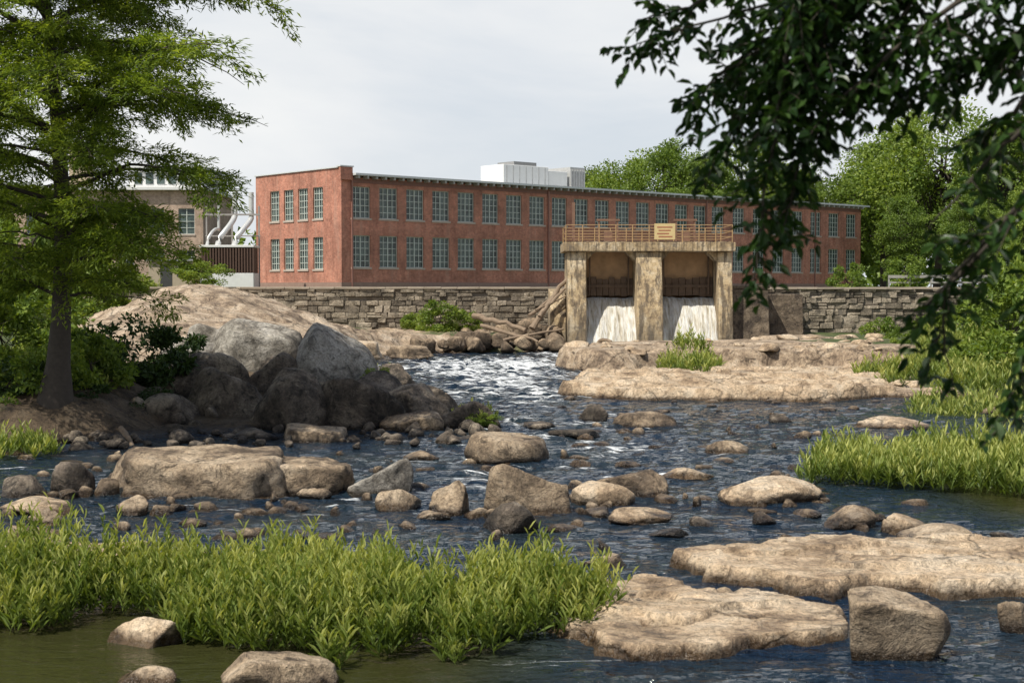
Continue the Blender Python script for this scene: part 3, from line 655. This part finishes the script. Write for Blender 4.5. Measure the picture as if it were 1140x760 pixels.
for i,(px,pt,d) in enumerate([(985,150,205),(1045,118,190),(1110,135,178),(1165,120,185),(945,190,215),(1010,215,170),(1085,220,160),(1150,215,150),(1230,180,180),(740,160,205),(700,176,215),(790,172,200),(665,190,225),(835,165,215),(890,185,205),(770,205,190),(655,200,240)]):
    tree_at(px,pt,d,i%3,i*1.3)
fc=ACC()
for i in range(120):
    x=rng.uniform(-420,460); y=rng.uniform(330,420); H=rng.uniform(11,17) if x<60 else rng.uniform(16,24)
    for k in range(9):
        n=60; dd=nrm(rng.normal(size=(n,3))); C=np.array([x,y,4.5+H*.5])+np.array([rng.normal()*4,rng.normal()*4,rng.uniform(-.45,.4)*H])+dd*3; V,Q,a=leaves(C,dd+rng.normal(size=(n,3)),2.0,1.3,up=dd); fc.add(V,Q,a=a)
fc.obj('distant_woodland',DEC)
B=[decid_mesh(31,1,.62,26,150,.085,BUSHM,low=.05),decid_mesh(32,1,.6,26,150,.085,DARKB,low=.05),decid_mesh(33,1,.7,30,170,.07,BUSHM,low=.02)]
def bush(px,pb,d,w,k,hs=1.,name='bush'):
    P=at(px,pb,d); s=w*d/F/1.35; plant(name,B[k],tuple(P),s,rng.uniform(0,6),s*hs)
for a in [(485,376,108,52,0),(520,372,109,34,0),(465,372,110,34,2),(150,440,52,120,1),(195,425,55,80,1),(90,440,50,90,0),(40,470,46,120,2),(10,420,52,120,0),(415,440,55,44,2),(540,474,47.5,36,2,.6),
          (985,392,98,44,0,1.1),(1005,400,90,34,2),(1120,405,76,110,0,1.1),(1085,420,72,60,2),(1150,440,66,120,2),(1060,395,90,70,0),(1030,392,100,46,0),(1140,385,95,110,0,1.3),(1100,375,104,70,1),(130,475,47,60,1,.7),(228,320,112,60,2,.7),
          (60,400,70,110,0),(110,360,90,90,0),(20,350,95,130,0,1.3),(75,335,110,90,2,1.4),(945,330,125,46,0),(1010,325,122,50,0),(110,452,49,90,0,1.1),(200,446,53,60,1,.8),
          (25,462,46,110,1,.8),(85,470,46,80,1,.8),(5,482,44.5,80,0,.7),(105,480,45.5,50,2,.6),(175,462,49,60,1,.7)]:
    bush(*a)
def stems(name,polys,dens,h0,h1,nl,ll,lw,mat=GR,hi=True,zf=None,seed=0,lean=.18,clump=.9,thr=-.42):
    allv=ACC(); r=rng
    for poly in polys:
        W=np.array([on(a,b,0)[:2] for a,b in poly]); mn,mx=W.min(0)-.3,W.max(0)+.3; n=int(dens*(mx-mn).prod())
        x=r.uniform(mn[0],mx[0],n); y=r.uniform(mn[1],mx[1],n); s=sd_poly(x,y,W); pp=np.stack([x,y,x*0],-1); nn=fbm(pp*clump,3,seed+3); n5=fbm(pp*2.6,2,seed+21)
        k=(s+nn*.9>0)&(nn>thr)&(n5>-.5); x,y,s,nn,n5=x[k],y[k],s[k],nn[k],n5[k]
        n=len(x); z=zf(x,y) if zf else np.full(n,-.03); H=r.uniform(h0,h1,n)*r.uniform(.65,1.12,n)*(1+.6*nn+.3*n5)*(.55+.45*ss(s/.6+.3))
        ld=np.concatenate([r.normal(size=(n,2))*lean+np.stack([n5*.25,nn*.2],-1),np.ones((n,1))],1); b0=np.stack([x,y,z],-1)
        top=b0+nrm(ld)*H[:,None]; pt=r.random(n)
        V,Q,a=leaves(b0,top-b0,H,np.full(n,lw*.45)); allv.add(V,Q,a=a*.5)
        for j in range(nl):
            u=(.12+.88*(j+r.random(n))/nl); C=b0+(top-b0)*u[:,None]; az=j*2.4+r.uniform(0,6.28,n)*.5+x*7
            D=np.stack([np.cos(az),np.sin(az),r.uniform(.3,1.5,n)+u*1.2],-1); V,Q,a=leaves(C,D,ll*r.uniform(.6,1.3,n)*(1.15-.45*u),lw*r.uniform(.7,1.2,n),hi=hi,up=np.array([0,0,1.])); kk=6 if hi else 4
            allv.add(V,Q,a=np.clip(a*.3+.55*np.repeat(u,kk)**1.4+.4*np.repeat(pt,kk)-.12,0,1))  # tint climbs each stem: yellower tips, shadow coloured into the lower leaves
    return allv.obj(name,mat)
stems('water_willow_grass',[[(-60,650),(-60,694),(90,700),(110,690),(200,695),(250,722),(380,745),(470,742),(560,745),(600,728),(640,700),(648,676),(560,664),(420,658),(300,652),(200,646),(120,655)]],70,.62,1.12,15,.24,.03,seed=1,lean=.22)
stems('water_willow_grass',[[(895,527),(900,540),(1000,548),(1080,553),(1200,553),(1200,520),(1100,519),(1000,516),(930,517)]],42,.75,1.15,12,.34,.055,hi=False,seed=8,clump=.6,thr=-.7)
stems('water_willow_grass',[[(480,735),(520,752),(560,752),(545,735)],[(160,745),(200,755),(230,750),(190,738)]],60,.3,.5,10,.18,.03,seed=4)
zg=lambda x,y: gh(x,y)-.03
stems('bank_grass',[[(1000,462),(1130,466),(1220,462),(1220,442),(1100,440),(1010,445)],[(738,421),(790,424),(800,414),(770,410),(745,412)],[(940,436),(1000,438),(1010,424),(960,420)],[(1000,432),(1180,440),(1180,405),(1030,405)]],9,.6,1.25,10,.45,.09,hi=False,zf=zg,seed=12,clump=.4)
stems('bank_grass',[[(-60,512),(58,512),(60,500),(-60,498)],[(500,478),(552,479),(550,470),(510,470)],[(398,440),(440,440),(436,425),(404,424)]],25,.4,.8,10,.28,.055,hi=False,zf=lambda x,y:np.maximum(gh(x,y),0),seed=15)
stems('terrace_grass',[[(0,392),(170,392),(200,368),(0,368)],[(0,470),(120,475),(130,440),(0,430)]],7,.3,.7,8,.3,.07,hi=False,zf=zg,seed=18)
# ---------- overhanging near tree ----------
e=empty('overhanging_elm_tree',(0,0,0)); br=ACC(); lf=ACC(); rng=np.random.default_rng(77)
tb=np.array([6.2,4.2,ghp(6.2,4.2)]); V,Q=tube(bez(tb-[0,0,.3],tb+[.2,.2,3],(5.4,4.8,11),10),np.linspace(.32,.16,10),12); br.add(V,Q)
def strand(pts,d0,d1,dens=1.,r0=.016,tl=(.12,.36)):
    pts=np.array([at(a,b,d0+(d1-d0)*i/(len(pts)-1)) for i,(a,b) in enumerate(pts)])
    n=24; t=np.linspace(0,len(pts)-1,n); pp=np.stack([np.interp(t,range(len(pts)),pts[:,i]) for i in range(3)],-1)
    for _ in range(2): pp[1:-1]=(pp[:-2]+pp[1:-1]*2+pp[2:])/4
    pp+=np.cumsum(rng.normal(size=pp.shape)*.008,0); V,Q=tube(pp,np.linspace(r0,.003,n),6); br.add(V,Q)
    Ls=np.linalg.norm(np.diff(pp,axis=0),axis=1).sum(); m=int(Ls/.055*dens)
    for j in range(m):
        u=(j+rng.random())/m; c=np.array([np.interp(u*(n-1),range(n),pp[:,i]) for i in range(3)]); td=nrm(rng.normal(size=3)*np.array([1,1,.7])+nrm(pp[-1]-pp[0])*.6+np.array([0,0,-.45])); L=rng.uniform(*tl)*(1.15-.6*u)
        q=bez(c,c+td*L*.6,c+td*L+[0,0,-.1*L],4); V,Q=tube(q,[.0035,.003,.0025,.0015],4); br.add(V,Q)
        k=max(4,int(L/.026)); uu=np.linspace(.1,1,k); C=np.stack([np.interp(uu,np.linspace(0,1,4),q[:,i]) for i in range(3)],-1)
        sdv=nrm(np.cross(td,[0,0,1.])); sg_=np.where(np.arange(k)%2,1,-1)[:,None]
        D=td*.7+sdv*sg_+rng.normal(size=(k,3))*.35+np.array([0,0,-.35]); V,Q,a=leaves(C,D,rng.uniform(.06,.105,k),rng.uniform(.03,.05,k),hi=True,up=np.array([0,0,1.])); lf.add(V,Q,a=a)
    return pp[0]
ST=[([(1200,-150),(1000,-60),(880,-5),(780,22),(706,48)],7,7.8,1.0),([(920,-60),(870,40),(825,120),(800,205)],7.2,7.4,2.2),([(900,-50),(880,80),(858,190),(840,325)],7,7.1,1.9),
 ([(960,-60),(900,20),(820,60),(770,90),(760,140)],7.6,8,1.7),([(1200,-80),(1050,20),(960,90),(905,150),(885,240)],6.5,7.4,1.7),([(1220,0),(1120,60),(1040,100),(950,120)],6.6,7.3,1.9),([(1220,60),(1130,120),(1090,170)],6.4,6.9,1.3),
 ([(1220,150),(1130,235),(1060,310),(1066,430)],5.8,6.6,.9),([(1230,220),(1150,330),(1136,465)],5.8,6.2,.9),([(1120,250),(1060,300),(1010,345),(1000,370)],6.2,6.6,.6),([(1100,-80),(1000,-10),(930,30),(860,70)],7,7.3,1.8),
 ([(1150,-80),(1080,10),(1010,40),(980,80)],6.8,7,1.6),([(1000,-80),(940,20),(900,90),(850,150)],7.1,7.2,2.4),([(1220,-40),(1150,20),(1120,70)],6.5,6.7,1.5),([(860,-40),(800,0),(750,20),(715,30)],7.6,8,1.2),([(940,-50),(910,60),(890,120),(855,260)],7,7.2,1.9),([(1210,90),(1120,150),(1080,200),(1040,260)],6.2,6.7,.6),([(1000,-90),(930,-20),(870,30),(790,80)],7.3,7.6,1.8),([(1060,-80),(1000,30),(950,70),(910,130)],7,7.3,1.6)]
for p_,a_,b_,dn in ST:
    s0=strand(p_,a_,b_,dn); c0=np.array([5.5,4.8,9.0+rng.uniform(-1.5,1)]); V,Q=tube(bez(c0,(c0+s0)/2+[0,0,.8],s0,9),np.linspace(.06,.016,9),7); br.add(V,Q)
for k in range(120):  # unseen crown clumps, added overhead to keep sun off the hanging leaves
    c=np.array([rng.uniform(-4.5,7.),rng.uniform(-1,8.2),rng.uniform(8.4,11.5)]); n=110; dd=nrm(rng.normal(size=(n,3))); C=c+dd*rng.uniform(.3,1.,(n,1))
    V,Q,a=leaves(C,rng.normal(size=(n,3)),.2,.11,up=np.array([0,0,1.])); lf.add(V,Q,a=a)
    if k%4==0: V,Q=tube(bez((5.5,4.8,9),(np.array([5.5,4.8,9.6])+c)/2,c,7),np.linspace(.07,.015,7),6); br.add(V,Q)
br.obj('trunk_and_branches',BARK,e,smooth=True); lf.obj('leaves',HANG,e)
# ---------- light, sky ----------
el=math.radians(56); az=np.array([-.74,-.67]); az/=np.linalg.norm(az); S=Vector((az[0]*math.cos(el),az[1]*math.cos(el),math.sin(el)))
sun=bpy.data.lights.new('sun','SUN'); sun.energy=5.0; sun.angle=math.radians(.5); sun.color=(1,.95,.84); so=link(bpy.data.objects.new('sun',sun)); so.rotation_euler=S.to_track_quat('Z','Y').to_euler()
w=bpy.data.worlds.new('World'); sc.world=w; w.use_nodes=True; nt=w.node_tree; bg=nt.nodes['Background']
sk=node(nt,'ShaderNodeTexSky',sky_type='NISHITA'); sk.sun_disc=False; sk.sun_elevation=el; sk.sun_rotation=math.atan2(az[0],az[1]); sk.air_density=1.0; sk.dust_density=1.2
tc=node(nt,'ShaderNodeTexCoord').outputs['Generated']; v=scl(nt,tc,(1,1,2.6)); n1=noi(nt,v,2.6,6,.55,.35)
cl=ramp(nt,n1,[(.34,(7.3,7.8,8.4)),(.5,(8.3,8.55,8.8)),(.62,(9.2,9.3,9.3))])
sx=node(nt,'ShaderNodeSeparateXYZ'); nt.links.new(tc,sx.inputs[0])
cov=math_(nt,'MULTIPLY',ramp(nt,n1,[(.36,.85),(.5,.98)]),mrange(nt,sx.outputs[2],.24,.5,1.,.08))
nt.links.new(mix(nt,cov,sk.outputs[0],cl),bg.inputs[0]); bg.inputs[1].default_value=.1
cam=bpy.data.cameras.new('camera'); cam.lens=F/1140*36; cam.sensor_width=36; cam.clip_end=9000; cam.clip_start=.1
cam.dof.use_dof=True; cam.dof.focus_distance=75; cam.dof.aperture_fstop=3.5
co=link(bpy.data.objects.new('camera',cam)); co.location=(0,0,CZ); co.rotation_euler=(math.pi/2-PITCH,0,0); sc.camera=co
sc.view_settings.view_transform='Standard'; sc.view_settings.look='None'; sc.view_settings.exposure=0
print('faces',sum(len(o.data.polygons) for o in bpy.data.objects if o.type=='MESH'))
